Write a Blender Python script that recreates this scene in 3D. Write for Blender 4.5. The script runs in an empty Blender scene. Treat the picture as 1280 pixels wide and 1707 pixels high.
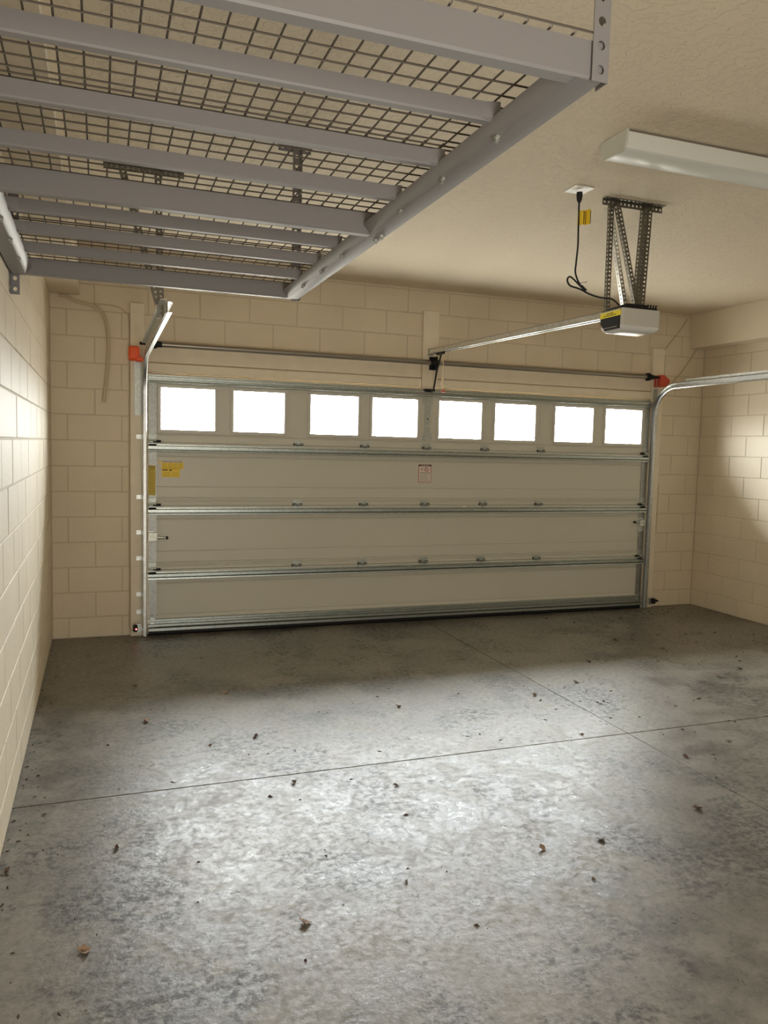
import bpy, bmesh, math, random
from mathutils import Vector, Matrix
random.seed(7)
S = bpy.context.scene
C = S.collection
PI = math.pi

# ------------------------------------------------------------------ camera
CAM = Vector((-0.3704, -6.6378, 1.5857))
YAW, PIT, ROL, FPX = -0.3504, -0.0816, 0.0251, 1300.63
fw = Vector((-math.sin(YAW)*math.cos(PIT), math.cos(YAW)*math.cos(PIT), math.sin(PIT)))
rt = Vector((math.cos(YAW), math.sin(YAW), 0)); up = rt.cross(fw)
r2 = rt*math.cos(ROL)+up*math.sin(ROL); u2 = -rt*math.sin(ROL)+up*math.cos(ROL)
cd = bpy.data.cameras.new('camera'); cam = bpy.data.objects.new('camera', cd); C.objects.link(cam)
cd.sensor_fit = 'HORIZONTAL'; cd.sensor_width = 36; cd.lens = FPX/1280*36; cd.clip_start = .02
M = Matrix((r2, u2, -fw)).transposed().to_4x4(); M.translation = CAM; cam.matrix_world = M
S.camera = cam

# ------------------------------------------------------------------ light
W = bpy.data.worlds.new('sky'); S.world = W; W.use_nodes = True
bg = W.node_tree.nodes['Background']; bg.inputs[0].default_value = (0.93, 0.97, 1.0, 1); bg.inputs[1].default_value = 150.0
# bright hazy sky, dimmer near the horizon; below the horizon the sunlit concrete drive and street
_n = W.node_tree; _g = _n.nodes.new('ShaderNodeNewGeometry'); _s = _n.nodes.new('ShaderNodeSeparateXYZ'); _n.links.new(_g.outputs['Incoming'], _s.inputs[0])
_r = _n.nodes.new('ShaderNodeValToRGB'); _m = _n.nodes.new('ShaderNodeMapRange')
_m.inputs['From Min'].default_value = 1; _m.inputs['From Max'].default_value = -1      # -1 nadir ... +1 zenith  ->  0 ... 1
_n.links.new(_s.outputs[2], _m.inputs['Value']); _n.links.new(_m.outputs[0], _r.inputs[0])
_e = _r.color_ramp.elements; _e[0].position = 0; _e[1].position = 1
GROUND, HORIZON, ZENITH = .135, .40, .88
_e[0].color = (GROUND, GROUND*.93, GROUND*.82, 1)
for _p, _v, _c in ((.485, GROUND, (1, .93, .82)), (.515, HORIZON, (.97, .985, 1))):
    _x = _e.new(_p); _x.color = (_v*_c[0], _v*_c[1], _v*_c[2], 1)
_e[len(_e)-1].color = (ZENITH*.97, ZENITH*.98, ZENITH*.99, 1)
_n.links.new(_r.outputs[0], bg.inputs[0]); bg.inputs[1].default_value = 120.0
S.view_settings.view_transform = 'Standard'; S.view_settings.look = 'None'
S.view_settings.gamma = 1; S.view_settings.use_curve_mapping = False
S.view_settings.exposure = 0.64
S.cycles.max_bounces = 12; S.cycles.diffuse_bounces = 8; S.cycles.glossy_bounces = 4
S.cycles.sample_clamp_indirect = 12
# portal over the row of door windows (samples the sky only, gives off no light itself)
ld = bpy.data.lights.new('sky_portal', 'AREA'); ld.shape = 'RECTANGLE'; ld.size = 4.8; ld.size_y = .42
ld.cycles.is_portal = True
lo = bpy.data.objects.new('sky_portal', ld); C.objects.link(lo); lo.location = (2.44, .06, 1.865); lo.rotation_euler = (-PI/2, 0, 0)
# unseen warm fill lamp, added behind the camera to brighten the door wall
ld = bpy.data.lights.new('rear_fill', 'AREA'); ld.shape = 'RECTANGLE'; ld.size = .9; ld.size_y = 2.0
ld.energy = 38; ld.color = (1.0, .94, .84)
lo = bpy.data.objects.new('rear_fill', ld); C.objects.link(lo); lo.location = (.4, -7.17, 1.05); lo.rotation_euler = (PI/2, 0, 0)

# ------------------------------------------------------------------ helpers
def link(o): C.objects.link(o); return o
class MB:
    def __init__(s): s.v = []; s.f = []; s.m = []
    def add(s, vs, fs, m=0):
        b = len(s.v); s.v += [Vector(v) for v in vs]
        for f in fs: s.f.append([b+i for i in f]); s.m.append(m)
    def box(s, x0, x1, y0, y1, z0, z1, m=0, b=0):
        if b:
            bm = bmesh.new(); bmesh.ops.create_cube(bm, size=1)
            for v in bm.verts: v.co = Vector(((x0+x1)/2+v.co.x*(x1-x0), (y0+y1)/2+v.co.y*(y1-y0), (z0+z1)/2+v.co.z*(z1-z0)))
            bmesh.ops.bevel(bm, geom=list(bm.edges), offset=b, segments=1, profile=.5, affect='EDGES')
            s.bm(bm, m); return
        s.add([(x0,y0,z0),(x1,y0,z0),(x1,y1,z0),(x0,y1,z0),(x0,y0,z1),(x1,y0,z1),(x1,y1,z1),(x0,y1,z1)],
              [(0,3,2,1),(4,5,6,7),(0,1,5,4),(1,2,6,5),(2,3,7,6),(3,0,4,7)], m)
    def bm(s, bm, m=0):
        bm.verts.ensure_lookup_table()
        s.add([v.co.copy() for v in bm.verts], [[v.index for v in f.verts] for f in bm.faces], m); bm.free()
    def prism(s, prof, axis, a, b, m=0):
        # prof: closed list of 2-D points; axis 'x': (y,z)  'y': (x,z)  'z': (x,y)
        def P(q, t): return {'x': (t, q[0], q[1]), 'y': (q[0], t, q[1]), 'z': (q[0], q[1], t)}[axis]
        n = len(prof); vs = [P(q, a) for q in prof]+[P(q, b) for q in prof]
        s.add(vs, [(i, (i+1) % n, n+(i+1) % n, n+i) for i in range(n)]+[tuple(range(n)), tuple(range(2*n-1, n-1, -1))], m)
    def tube(s, pts, r, n=8, m=0, close=False):
        pts = [Vector(p) for p in pts]; k = len(pts); rings = []
        up0 = None
        for i, p in enumerate(pts):
            a = pts[i-1] if (i or close) else p; c = pts[(i+1) % k] if (i < k-1 or close) else p
            t = (c-a).normalized()
            if up0 is None: up0 = t.orthogonal()
            u = (up0-t*up0.dot(t)).normalized(); up0 = u; w = t.cross(u)
            rr = r[i] if isinstance(r, (list, tuple)) else r
            rings.append([p+(u*math.cos(2*PI*j/n)+w*math.sin(2*PI*j/n))*rr for j in range(n)])
        vs = [v for R in rings for v in R]; fs = []
        for i in range(k if close else k-1):
            j2 = (i+1) % k
            for j in range(n): fs.append((i*n+j, i*n+(j+1) % n, j2*n+(j+1) % n, j2*n+j))
        if not close: fs += [tuple(range(n-1, -1, -1)), tuple((k-1)*n+j for j in range(n))]
        s.add(vs, fs, m)
    def perf(s, o, U, V, L, w, t=.002, pitch=.025, r=.0045, m=0, sides=8, slot=1.0):
        """a strip with real punched holes: origin o (edge corner), U along, V across"""
        o = Vector(o); U = Vector(U).normalized(); V = Vector(V); V = (V-U*V.dot(U)).normalized(); N = U.cross(V)
        n = max(1, round(L/pitch)); p = L/n
        for i in range(n):
            c = o+U*(p*(i+.5))+V*(w/2)
            sq = []; ho = []
            for j in range(8):
                a = 2*PI*j/8
                cx, cy = math.cos(a), math.sin(a); q = 1/max(abs(cx), abs(cy))
                sq.append(c+U*(cx*q*p/2)+V*(cy*q*w/2)); ho.append(c+U*(cx*r*slot)+V*(cy*r))
            vs = []
            for d in (0, t): vs += [x+N*d for x in sq]+[x+N*d for x in ho]
            fs = []
            for j in range(8):
                k = (j+1) % 8
                fs += [(j, k, 8+k, 8+j), (16+j, 24+j, 24+k, 16+k), (8+j, 8+k, 24+k, 24+j)]
            for j in (1, 2, 5, 6): fs.append((j, 16+j, 16+(j+1) % 8, (j+1) % 8))
            if i == 0:
                for j in (3, 4): fs.append((j, 16+j, 16+(j+1) % 8, (j+1) % 8))
            if i == n-1:
                for j in (7, 0): fs.append((j, 16+j, 16+(j+1) % 8, (j+1) % 8))
            s.add(vs, fs, m)
    def text(s, txt, size, loc, m=0, ax=((1, 0, 0), (0, 0, 1)), wide=None, depth=.0004):
        cu = bpy.data.curves.new('t', 'FONT'); cu.body = txt; cu.size = size; cu.resolution_u = 2; cu.extrude = depth
        cu.align_x = 'CENTER'; cu.align_y = 'CENTER'
        ob = bpy.data.objects.new('t', cu); C.objects.link(ob)
        dg = bpy.context.evaluated_depsgraph_get(); me = bpy.data.meshes.new_from_object(ob.evaluated_get(dg))
        X, Y = Vector(ax[0]), Vector(ax[1]); Z = X.cross(Y); L = Vector(loc)
        xs = [v.co.x for v in me.vertices] or [0]; sc = 1 if not wide else wide/max(1e-6, max(xs)-min(xs))
        s.add([L+X*v.co.x*sc+Y*v.co.y+Z*v.co.z for v in me.vertices], [tuple(p.vertices) for p in me.polygons], m)
        bpy.data.objects.remove(ob); bpy.data.curves.remove(cu); bpy.data.meshes.remove(me)
    def mesh(s, name, mats, off=Vector((0, 0, 0)), angle=35):
        me = bpy.data.meshes.new(name); me.from_pydata([v-off for v in s.v], [], s.f)
        for mm in (mats if isinstance(mats, (list, tuple)) else [mats]): me.materials.append(mm)
        me.polygons.foreach_set('material_index', s.m)
        bm = bmesh.new(); bm.from_mesh(me); bmesh.ops.recalc_face_normals(bm, faces=bm.faces); bm.to_mesh(me); bm.free()
        me.polygons.foreach_set('use_smooth', [True]*len(me.polygons)); me.set_sharp_from_angle(angle=math.radians(angle))
        me.update(); return me
    def build(s, name, mats, parent=None, org=None, angle=35):
        """all geometry is written in world coordinates; org = object origin"""
        if parent is None:
            off = Vector(org) if org else Vector((0, 0, 0))
            o = bpy.data.objects.new(name, s.mesh(name, mats, off, angle)); o.location = off; o['_w'] = tuple(off)
        else:
            pw = Vector(parent['_w']); off = Vector(org) if org else pw
            o = bpy.data.objects.new(name, s.mesh(name, mats, off, angle)); o.parent = parent; o.location = off-pw; o['_w'] = tuple(off)
        return link(o)
def thing(name, loc, label=None, cat=None, group=None, kind=None):
    o = bpy.data.objects.new(name, None); link(o); o.location = loc; o['_w'] = tuple(loc); o.empty_display_size = .1
    return tag(o, label, cat, group, kind)
def tag(o, label=None, cat=None, group=None, kind=None):
    if label: o['label'] = label
    if cat: o['category'] = cat
    if group: o['group'] = group
    if kind: o['kind'] = kind
    return o

# ------------------------------------------------------------------ materials
def mat(name, col, rough=.5, metal=0, **k):
    m = bpy.data.materials.new(name); m.use_nodes = True; nt = m.node_tree; b = nt.nodes['Principled BSDF']
    b.inputs['Base Color'].default_value = (*col, 1); b.inputs['Roughness'].default_value = rough; b.inputs['Metallic'].default_value = metal
    m['_b'] = 1
    def N(t, **kw):
        n = nt.nodes.new(t)
        for a, v in kw.items():
            if a in n.inputs: n.inputs[a].default_value = v
            else: setattr(n, a, v)
        return n
    L = nt.links.new
    tc = N('ShaderNodeNewGeometry')
    if 'spec' in k: b.inputs['Specular IOR Level'].default_value = k['spec']
    if 'var' in k:      # gentle colour mottling: (scale, amount)
        sc, am = k['var']; n = N('ShaderNodeTexNoise', Scale=sc, Detail=5.0); L(tc.outputs['Position'], n.inputs['Vector'])
        r = N('ShaderNodeMapRange'); r.inputs['To Min'].default_value = 1-am; r.inputs['To Max'].default_value = 1+am*.6
        r.inputs['From Min'].default_value = .3; r.inputs['From Max'].default_value = .7
        L(n.outputs['Fac'], r.inputs['Value'])
        x = N('ShaderNodeVectorMath', operation='SCALE'); x.inputs[0].default_value = col; L(r.outputs[0], x.inputs['Scale']); L(x.outputs[0], b.inputs['Base Color'])
    if 'bump' in k:     # (scale, strength, distance)
        sc, st, di = k['bump']; n = N('ShaderNodeTexNoise', Scale=sc, Detail=6.0, Roughness=.6); L(tc.outputs['Position'], n.inputs['Vector'])
        u = N('ShaderNodeBump', Strength=st, Distance=di); L(n.outputs['Fac'], u.inputs['Height']); L(u.outputs[0], b.inputs['Normal'])
    return m
WALLC = (.68, .595, .455)
m_wall = mat('painted_masonry', WALLC, .62, bump=(34, .32, .010), var=(2.2, .05))
# old brown drip stain on the blocks beside the right jamb board
def add_stain(m, col):
    nt = m.node_tree; L = nt.links.new; b = nt.nodes['Principled BSDF']; g = nt.nodes.new('ShaderNodeNewGeometry'); sp = nt.nodes.new('ShaderNodeSeparateXYZ'); L(g.outputs['Position'], sp.inputs[0])
    n = nt.nodes.new('ShaderNodeTexNoise'); n.inputs['Scale'].default_value = 9; n.inputs['Detail'].default_value = 6; L(g.outputs['Position'], n.inputs['Vector'])
    def mth(op, a, c, d=None):
        k = nt.nodes.new('ShaderNodeMath'); k.operation = op
        for i, x in enumerate((a, c, d)):
            if x is None: continue
            if isinstance(x, (int, float)): k.inputs[i].default_value = x
            else: L(x, k.inputs[i])
        return k.outputs[0]
    def rng(v, a, c, d, e):
        r = nt.nodes.new('ShaderNodeMapRange'); r.interpolation_type = 'SMOOTHSTEP'
        for i, x in enumerate((a, c, d, e)): r.inputs[i+1].default_value = x
        L(v, r.inputs[0]); return r.outputs[0]
    dx = mth('ABSOLUTE', mth('ADD', mth('SUBTRACT', sp.outputs[0], 5.066), mth('MULTIPLY', mth('SUBTRACT', n.outputs['Fac'], .5), .09)), 0)
    dz = mth('ABSOLUTE', mth('SUBTRACT', sp.outputs[2], 1.03), 0)
    f = mth('MULTIPLY', mth('MULTIPLY', rng(dx, .006, .030, .75, 0), rng(dz, .20, .30, 1, 0)), rng(n.outputs['Fac'], .35, .6, .35, 1))
    x = nt.nodes.new('ShaderNodeMix'); x.data_type = 'RGBA'; L(f, x.inputs[0])
    src = b.inputs['Base Color'].links[0].from_socket; L(src, x.inputs[6]); x.inputs[7].default_value = (*col, 1); L(x.outputs[2], b.inputs['Base Color'])
add_stain(m_wall, (.16, .10, .05))
m_mortar = mat('painted_mortar', (.54, .47, .355), .75, bump=(60, .3, .006))
m_plain = mat('painted_stucco', WALLC, .62, bump=(45, .35, .006), var=(3, .04))
m_trim = mat('painted_wood', (.75, .67, .53), .55, bump=(25, .15, .004), var=(9, .05))
m_door = mat('door_enamel', (.56, .545, .47), .42, bump=(160, .08, .001))
m_frame = mat('window_frame_plastic', (.56, .54, .49), .4)
def galv(name, c, r=.42, sc=70):
    m = mat(name, c, r, 1.0, bump=(120, .04, .001)); nt = m.node_tree; b = nt.nodes['Principled BSDF']
    g = nt.nodes.new('ShaderNodeNewGeometry'); v = nt.nodes.new('ShaderNodeTexVoronoi'); v.inputs['Scale'].default_value = sc
    nt.links.new(g.outputs['Position'], v.inputs['Vector'])
    r_ = nt.nodes.new('ShaderNodeMapRange'); r_.inputs['To Min'].default_value = .82; r_.inputs['To Max'].default_value = 1.12
    nt.links.new(v.outputs['Color'], r_.inputs['Value'])
    x = nt.nodes.new('ShaderNodeVectorMath'); x.operation = 'SCALE'; x.inputs[0].default_value = c
    nt.links.new(r_.outputs[0], x.inputs['Scale']); nt.links.new(x.outputs[0], b.inputs['Base Color'])
    return m
m_galv = galv('galvanized_steel', (.60, .62, .60)); m_track = galv('track_steel', (.72, .73, .72), .3, 50)
m_latch = galv('latch_steel', (.62, .63, .58), .5); m_stile = galv('end_stile_steel', (.40, .41, .39), .5); m_vtrack = galv('vertical_track_steel', (.46, .47, .46), .38, 50)
m_dgalv = galv('dull_galvanized_steel', (.50, .53, .50), .5)
m_strut = galv('strut_steel', (.44, .48, .46), .38)
m_hang = galv('dark_perforated_steel', (.20, .19, .165), .45)
m_tube = mat('torsion_tube_steel', (.30, .27, .23), .35, .9)
m_black = mat('black_plastic', (.012, .012, .013), .6, spec=.25)
m_orange = mat('orange_plastic', (.80, .09, .015), .45)
m_red = mat('dark_red_plastic', (.50, .06, .03), .45)
m_yellow = mat('yellow_label_paper', (.80, .56, .03), .5)
m_gold = mat('dull_gold_label', (.55, .40, .02), .5)
m_white = mat('white_plastic', (.80, .79, .74), .4)
m_label = mat('label_paper', (.66, .60, .54), .5)
m_ink = mat('black_ink', (.02, .017, .012), .5)
m_redink = mat('red_ink', (.40, .05, .04), .5)
m_dkred = mat('dark_red_ink', (.07, .012, .006), .5)
m_greyink = mat('grey_ink', (.30, .26, .22), .5)
m_olive = mat('printed_small_text', (.50, .36, .02), .5)
m_rack = mat('rack_powder_coat', (.185, .178, .182), .42, bump=(250, .05, .001))
m_wire = mat('rack_wire', (.10, .085, .07), .45, .3)
m_house = mat('opener_housing_plastic', (.50, .49, .45), .45)
m_lens = mat('opener_light_lens', (.86, .86, .84), .28)
m_lens.node_tree.nodes['Principled BSDF'].inputs['Transmission Weight'].default_value = .25
m_fix = mat('fixture_acrylic', (.74, .76, .74), .3)
m_fixend = mat('fixture_end_plastic', (.60, .62, .56), .45)
m_fixbase = mat('fixture_base_metal', (.20, .18, .15), .5)
m_cord = mat('beige_cord', (.66, .52, .33), .7)
m_hose = mat('beige_conduit', (.52, .43, .30), .55, bump=(200, .3, .003))
m_led = mat('red_led', (.9, .05, .04), .3)
_b = m_led.node_tree.nodes['Principled BSDF']; _b.inputs['Emission Color'].default_value = (1, .12, .12, 1); _b.inputs['Emission Strength'].default_value = 6
m_leaf = mat('dry_leaf', (.12, .075, .045), .7, var=(60, .5))
m_leafp = mat('pale_dry_leaf', (.27, .18, .12), .7, var=(60, .4))
m_grit = mat('dark_leaf_bits', (.055, .038, .028), .8)
m_drive = mat('driveway_concrete', (.50, .49, .47), .8)
m_soffit = mat('exterior_stucco', (.55, .52, .46), .8)

# ceiling: knock-down texture
def ceiling_mat():
    m = bpy.data.materials.new('knockdown_ceiling'); m.use_nodes = True; nt = m.node_tree; b = nt.nodes['Principled BSDF']
    b.inputs['Base Color'].default_value = (.66, .58, .45, 1); b.inputs['Roughness'].default_value = .75
    g = nt.nodes.new('ShaderNodeNewGeometry'); n = nt.nodes.new('ShaderNodeTexNoise'); n.inputs['Scale'].default_value = 24; n.inputs['Detail'].default_value = 4
    n.inputs['Distortion'].default_value = .8
    nt.links.new(g.outputs['Position'], n.inputs['Vector'])
    r = nt.nodes.new('ShaderNodeMapRange'); r.inputs['From Min'].default_value = .46; r.inputs['From Max'].default_value = .56; r.interpolation_type = 'SMOOTHSTEP'
    nt.links.new(n.outputs['Fac'], r.inputs['Value'])
    u = nt.nodes.new('ShaderNodeBump'); u.inputs['Strength'].default_value = .38; u.inputs['Distance'].default_value = .010
    nt.links.new(r.outputs[0], u.inputs['Height']); nt.links.new(u.outputs[0], b.inputs['Normal'])
    return m
m_ceil = ceiling_mat()

# floor: mottled, worn, half-glossy sealed concrete
def floor_mat():
    m = bpy.data.materials.new('stained_concrete'); m.use_nodes = True; nt = m.node_tree; b = nt.nodes['Principled BSDF']; L = nt.links.new
    g = nt.nodes.new('ShaderNodeNewGeometry')
    def noise(sc, det=6, rough=.6, dist=0, vec=None):
        n = nt.nodes.new('ShaderNodeTexNoise'); n.inputs['Scale'].default_value = sc; n.inputs['Detail'].default_value = det
        n.inputs['Roughness'].default_value = rough; n.inputs['Distortion'].default_value = dist; L(vec or g.outputs['Position'], n.inputs['Vector']); return n.outputs['Fac']
    def rng(v, a, b_, c, d, smooth=False):
        r = nt.nodes.new('ShaderNodeMapRange'); r.inputs[1].default_value = a; r.inputs[2].default_value = b_; r.inputs[3].default_value = c; r.inputs[4].default_value = d
        if smooth: r.interpolation_type = 'SMOOTHSTEP'
        L(v, r.inputs[0]); return r.outputs[0]
    def mth(op, a, b_=None):
        n = nt.nodes.new('ShaderNodeMath'); n.operation = op
        for i, x in enumerate((a, b_)):
            if x is None: continue
            if isinstance(x, (int, float)): n.inputs[i].default_value = x
            else: L(x, n.inputs[i])
        return n.outputs[0]
    def mix(f, a, b_):
        n = nt.nodes.new('ShaderNodeMix'); n.data_type = 'RGBA'
        if isinstance(f, (int, float)): n.inputs[0].default_value = f
        else: L(f, n.inputs[0])
        for i, x in ((6, a), (7, b_)):
            if isinstance(x, tuple): n.inputs[i].default_value = (*x, 1)
            else: L(x, n.inputs[i])
        return n.outputs[2]
    big = noise(.9, 4, .55, .4); mid = noise(4.2, 9, .72, .35); fine = noise(30, 7, .75, .4); speck = noise(85, 3, .6); patch = noise(1.5, 6, .68, .2)
    c = mix(rng(mid, .34, .64, 0, 1, True), (.075, .071, .062), (.195, .180, .152))
    c = mix(rng(big, .42, .62, 0, .6, True), c, (.200, .185, .156))
    # dark cure marks, broken up by the fine grain
    c = mix(mth('MULTIPLY', rng(patch, .50, .60, 0, 1, True), rng(fine, .40, .60, .15, .95, True)), c, (.052, .050, .045))
    c = mix(mth('MULTIPLY', rng(fine, .54, .66, 0, 1, True), rng(mid, .35, .6, .6, .1)), c, (.045, .043, .040))
    c = mix(rng(speck, .62, .72, 0, .4), c, (.36, .345, .315))
    # brown drips and round rust-like marks (real stains)
    sep = nt.nodes.new('ShaderNodeSeparateXYZ'); L(g.outputs['Position'], sep.inputs[0])
    wob = mth('MULTIPLY', mth('SUBTRACT', noise(14, 4, .6), .5), .10)
    def dist(x, y):
        dx = mth('SUBTRACT', sep.outputs[0], x); dy = mth('SUBTRACT', sep.outputs[1], y)
        return mth('SQRT', mth('ADD', mth('MULTIPLY', dx, dx), mth('MULTIPLY', dy, dy)))
    for x, y, r, a in ((-.026, -4.359, .035, .7), (.005, -3.925, .035, .55), (-.196, -3.995, .035, .5), (.92, -3.45, .05, .35)):
        f = rng(mth('ADD', dist(x, y), wob), r*.6, r*1.3, a, 0, True); c = mix(f, c, (.13, .095, .05))
    for x, y, r, a in ((-.28, -1.88, .27, .75), (-.02, -2.35, .33, .5), (2.3, -2.0, .5, .2), (1.35, -1.9, .42, .2)):
        d = mth('ABSOLUTE', mth('SUBTRACT', mth('ADD', dist(x, y), mth('MULTIPLY', wob, .35)), r)); c = mix(rng(d, .004, .016, a, 0, True), c, (.09, .085, .08))
    L(c, b.inputs['Base Color'])
    ro = rng(mth('ADD', mth('MULTIPLY', fine, .6), mth('MULTIPLY', mid, .5)), .40, .70, .23, .50)
    L(ro, b.inputs['Roughness']); L(rng(mth('ADD', mth('MULTIPLY', fine, .7), mth('MULTIPLY', mid, .3)), .40, .60, .74, .26, True), b.inputs['Specular IOR Level'])
    u = nt.nodes.new('ShaderNodeBump'); u.inputs['Strength'].default_value = .40; u.inputs['Distance'].default_value = .004
    L(mth('ADD', mth('MULTIPLY', noise(48, 6, .7), 1.0), noise(6, 3)), u.inputs['Height']); L(u.outputs[0], b.inputs['Normal'])
    return m
m_floor = floor_mat()
m_joint = mat('dark_joint', (.02, .018, .016), .9)

# clear pane: transparent with a faint reflection
m_glass = bpy.data.materials.new('window_pane'); m_glass.use_nodes = True
nt = m_glass.node_tree; nt.nodes.clear(); out = nt.nodes.new('ShaderNodeOutputMaterial'); mx = nt.nodes.new('ShaderNodeMixShader')
tr = nt.nodes.new('ShaderNodeBsdfTransparent'); tr.inputs[0].default_value = (.93, .95, .95, 1); gl = nt.nodes.new('ShaderNodeBsdfGlossy'); gl.inputs['Roughness'].default_value = .05
lw = nt.nodes.new('ShaderNodeLayerWeight'); pw_ = nt.nodes.new('ShaderNodeMath'); pw_.operation = 'POWER'; pw_.inputs[1].default_value = 5.0
nt.links.new(lw.outputs['Facing'], pw_.inputs[0]); fr = nt.nodes.new('ShaderNodeMath'); fr.operation = 'MULTIPLY_ADD'; fr.inputs[1].default_value = .92; fr.inputs[2].default_value = .05; nt.links.new(pw_.outputs[0], fr.inputs[0])
nt.links.new(fr.outputs[0], mx.inputs[0]); nt.links.new(tr.outputs[0], mx.inputs[1]); nt.links.new(gl.outputs[0], mx.inputs[2]); nt.links.new(mx.outputs[0], out.inputs[0])

# ------------------------------------------------------------------ the setting
XL, XR, ZC, YB = -.73, 5.58, 3.032, -7.2
JX, JY = 2.4547, -3.054
fl = MB(); fl.box(XL-.2, XR+.2, YB-.2, .03, -.16, -.012); floor = tag(fl.build('floor', m_joint), 'grey stained concrete garage floor cut into four slabs', 'floor', kind='structure')
g = .0032
for x0, x1, y0, y1 in ((XL-.1, JX-g, JY+g, .03), (JX+g, XR+.1, JY+g, .03), (XL-.1, JX-g, YB-.1, JY-g), (JX+g, XR+.1, YB-.1, JY-g)):
    b = MB(); b.box(x0, x1, y0, y1, -.0119, 0, b=.0015); b.build('slab', m_floor, floor, org=(x0, y0, 0))
b = MB(); b.box(XL-.3, XR+.3, YB-.3, .2, ZC, ZC+.15); tag(b.build('ceiling', m_ceil, org=(2.4, -3.5, ZC)), 'cream ceiling with rough knockdown texture', 'ceiling', kind='structure')
b = MB(); b.box(-3, 8, .035, .9, -.10, -.02); tag(b.build('driveway', m_drive, org=(2.4, 7, -.02)), 'strip of concrete driveway at the foot of the garage door outside', 'driveway', kind='structure')

BK = .2032; ZO = -.038; GAP = .0035
bcache = {}
def block_mesh(w, h, axis):
    key = (round(w, 3), round(h, 3), axis)
    if key not in bcache:
        b = MB(); t = .030
        if axis == 'y': b.box(-w/2+GAP, w/2-GAP, 0, t, -h/2+GAP, h/2-GAP, b=.0028)
        else: b.box(0, t, -w/2+GAP, w/2-GAP, -h/2+GAP, h/2-GAP, b=.0028)
        bcache[key] = b.mesh('block', m_wall)
    return bcache[key]
def lay(parent, axis, face, sgn, a0, a1, z0, z1, phase, holes=()):
    """running bond on plane axis=face; sgn = direction into the wall; phase(n) = a joint position"""
    n0 = int((z0-ZO)//BK); n1 = int(math.ceil((z1-ZO)/BK-1e-6)); pw = Vector(parent['_w'])
    for n in range(n0, n1):
        za = max(z0, ZO+n*BK); zb = min(z1, ZO+(n+1)*BK)
        if zb-za < .02: continue
        j = phase(n); j -= math.ceil((j-a0)/.4064)*.4064
        while j < a1:
            s, e = max(a0, j), min(a1, j+.4064); j += .4064
            if e-s < .02: continue
            me = block_mesh(e-s, zb-za, axis); o = bpy.data.objects.new('block', me); o.parent = parent
            d = random.uniform(-.0010, .0010)
            p = Vector(((s+e)/2, face+d, (za+zb)/2)) if axis == 'y' else Vector((face+d, (s+e)/2, (za+zb)/2))
            if axis == 'x' and sgn < 0: o.rotation_euler.z = PI
            if axis == 'y' and sgn < 0: o.rotation_euler.z = PI
            o.rotation_euler.x = random.uniform(-.003, .003) if axis == 'y' else 0
            o.location = p-pw; link(o)
# door wall
DX0, DX1, DZ = .05, 4.83, 2.085
b = MB(); b.box(XL-.2, DX0, .0045, .20, -.1, ZC+.05); b.box(DX1, XR+.2, .0045, .20, -.1, ZC+.05); b.box(DX0, DX1, .0045, .20, DZ, ZC+.05)
wb = tag(b.build('wall_back', m_mortar), 'painted block wall around the garage door', 'wall', kind='structure')
b = MB(); b.box(-.14, 5.055, .001, .0044, 2.13, 2.4004); b.build('lintel', m_plain, wb)
ph = lambda n: XL+BK*(.6+(n % 2))
lay(wb, 'y', 0, 1, XL, -.135, 0, 2.4004, ph)
lay(wb, 'y', 0, 1, 5.04, XR, 0, 2.4004, lambda n: XL+BK*(.3+(n % 2)))
lay(wb, 'y', 0, 1, XL, XR, 2.4004, ZC, ph)
# side walls
b = MB(); b.box(XL-.2, XL-.0045, YB-.2, .2, -.1, ZC+.05); wl = tag(b.build('wall_left', m_mortar, org=(XL, -3.6, 0)), 'left painted block wall with daylight raking along it', 'wall', kind='structure')
lay(wl, 'x', XL, -1, -5.28, 0, 0, 2.80, lambda n: -BK*(0 if n % 2 else 1))
b = MB(); b.box(XL-.0045, XL, YB-.2, -5.28, -.1, ZC); b.build('plain_wall', m_plain, wl)
b = MB(); b.box(XR+.0045, XR+.2, YB-.2, .2, -.1, ZC+.05); wr = tag(b.build('wall_right', m_mortar, org=(XR, -3.6, 0)), 'right painted block wall under a wide ledge beam', 'wall', kind='structure')
lay(wr, 'x', XR, 1, -4.4, 0, 0, 2.80, lambda n: -BK*(1.13 if n % 2 == 0 else .13))
b = MB(); b.box(XR, XR+.0045, YB-.2, -4.4, -.1, ZC); b.build('plain_wall', m_plain, wr)
b = MB(); b.box(XL-.2, -.51, YB-.2, -.001, 2.712, ZC+.04, b=.004); b.build('ledge_beam', m_plain, wl)
b = MB(); b.box(5.385, XR+.2, YB-.2, -.001, 2.69, ZC+.04, b=.004); b.build('ledge_beam', m_plain, wr)
b = MB(); b.box(XL-.2, XR+.2, YB-.2, YB, -.1, ZC+.05); tag(b.build('wall_rear', m_plain, org=(2.4, YB, 0)), 'plain cream rear wall of the garage', 'wall', kind='structure')
# unseen overhang added outside, deep enough to shade the floor by the door
b = MB(); b.box(-3, 8, .2, .95, 2.75, 2.9); tag(b.build('added_eave', m_soffit, org=(2.4, .4, 2.75)), 'unseen roof overhang added outside to shade the floor by the door', 'added_eave', kind='structure')

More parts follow.
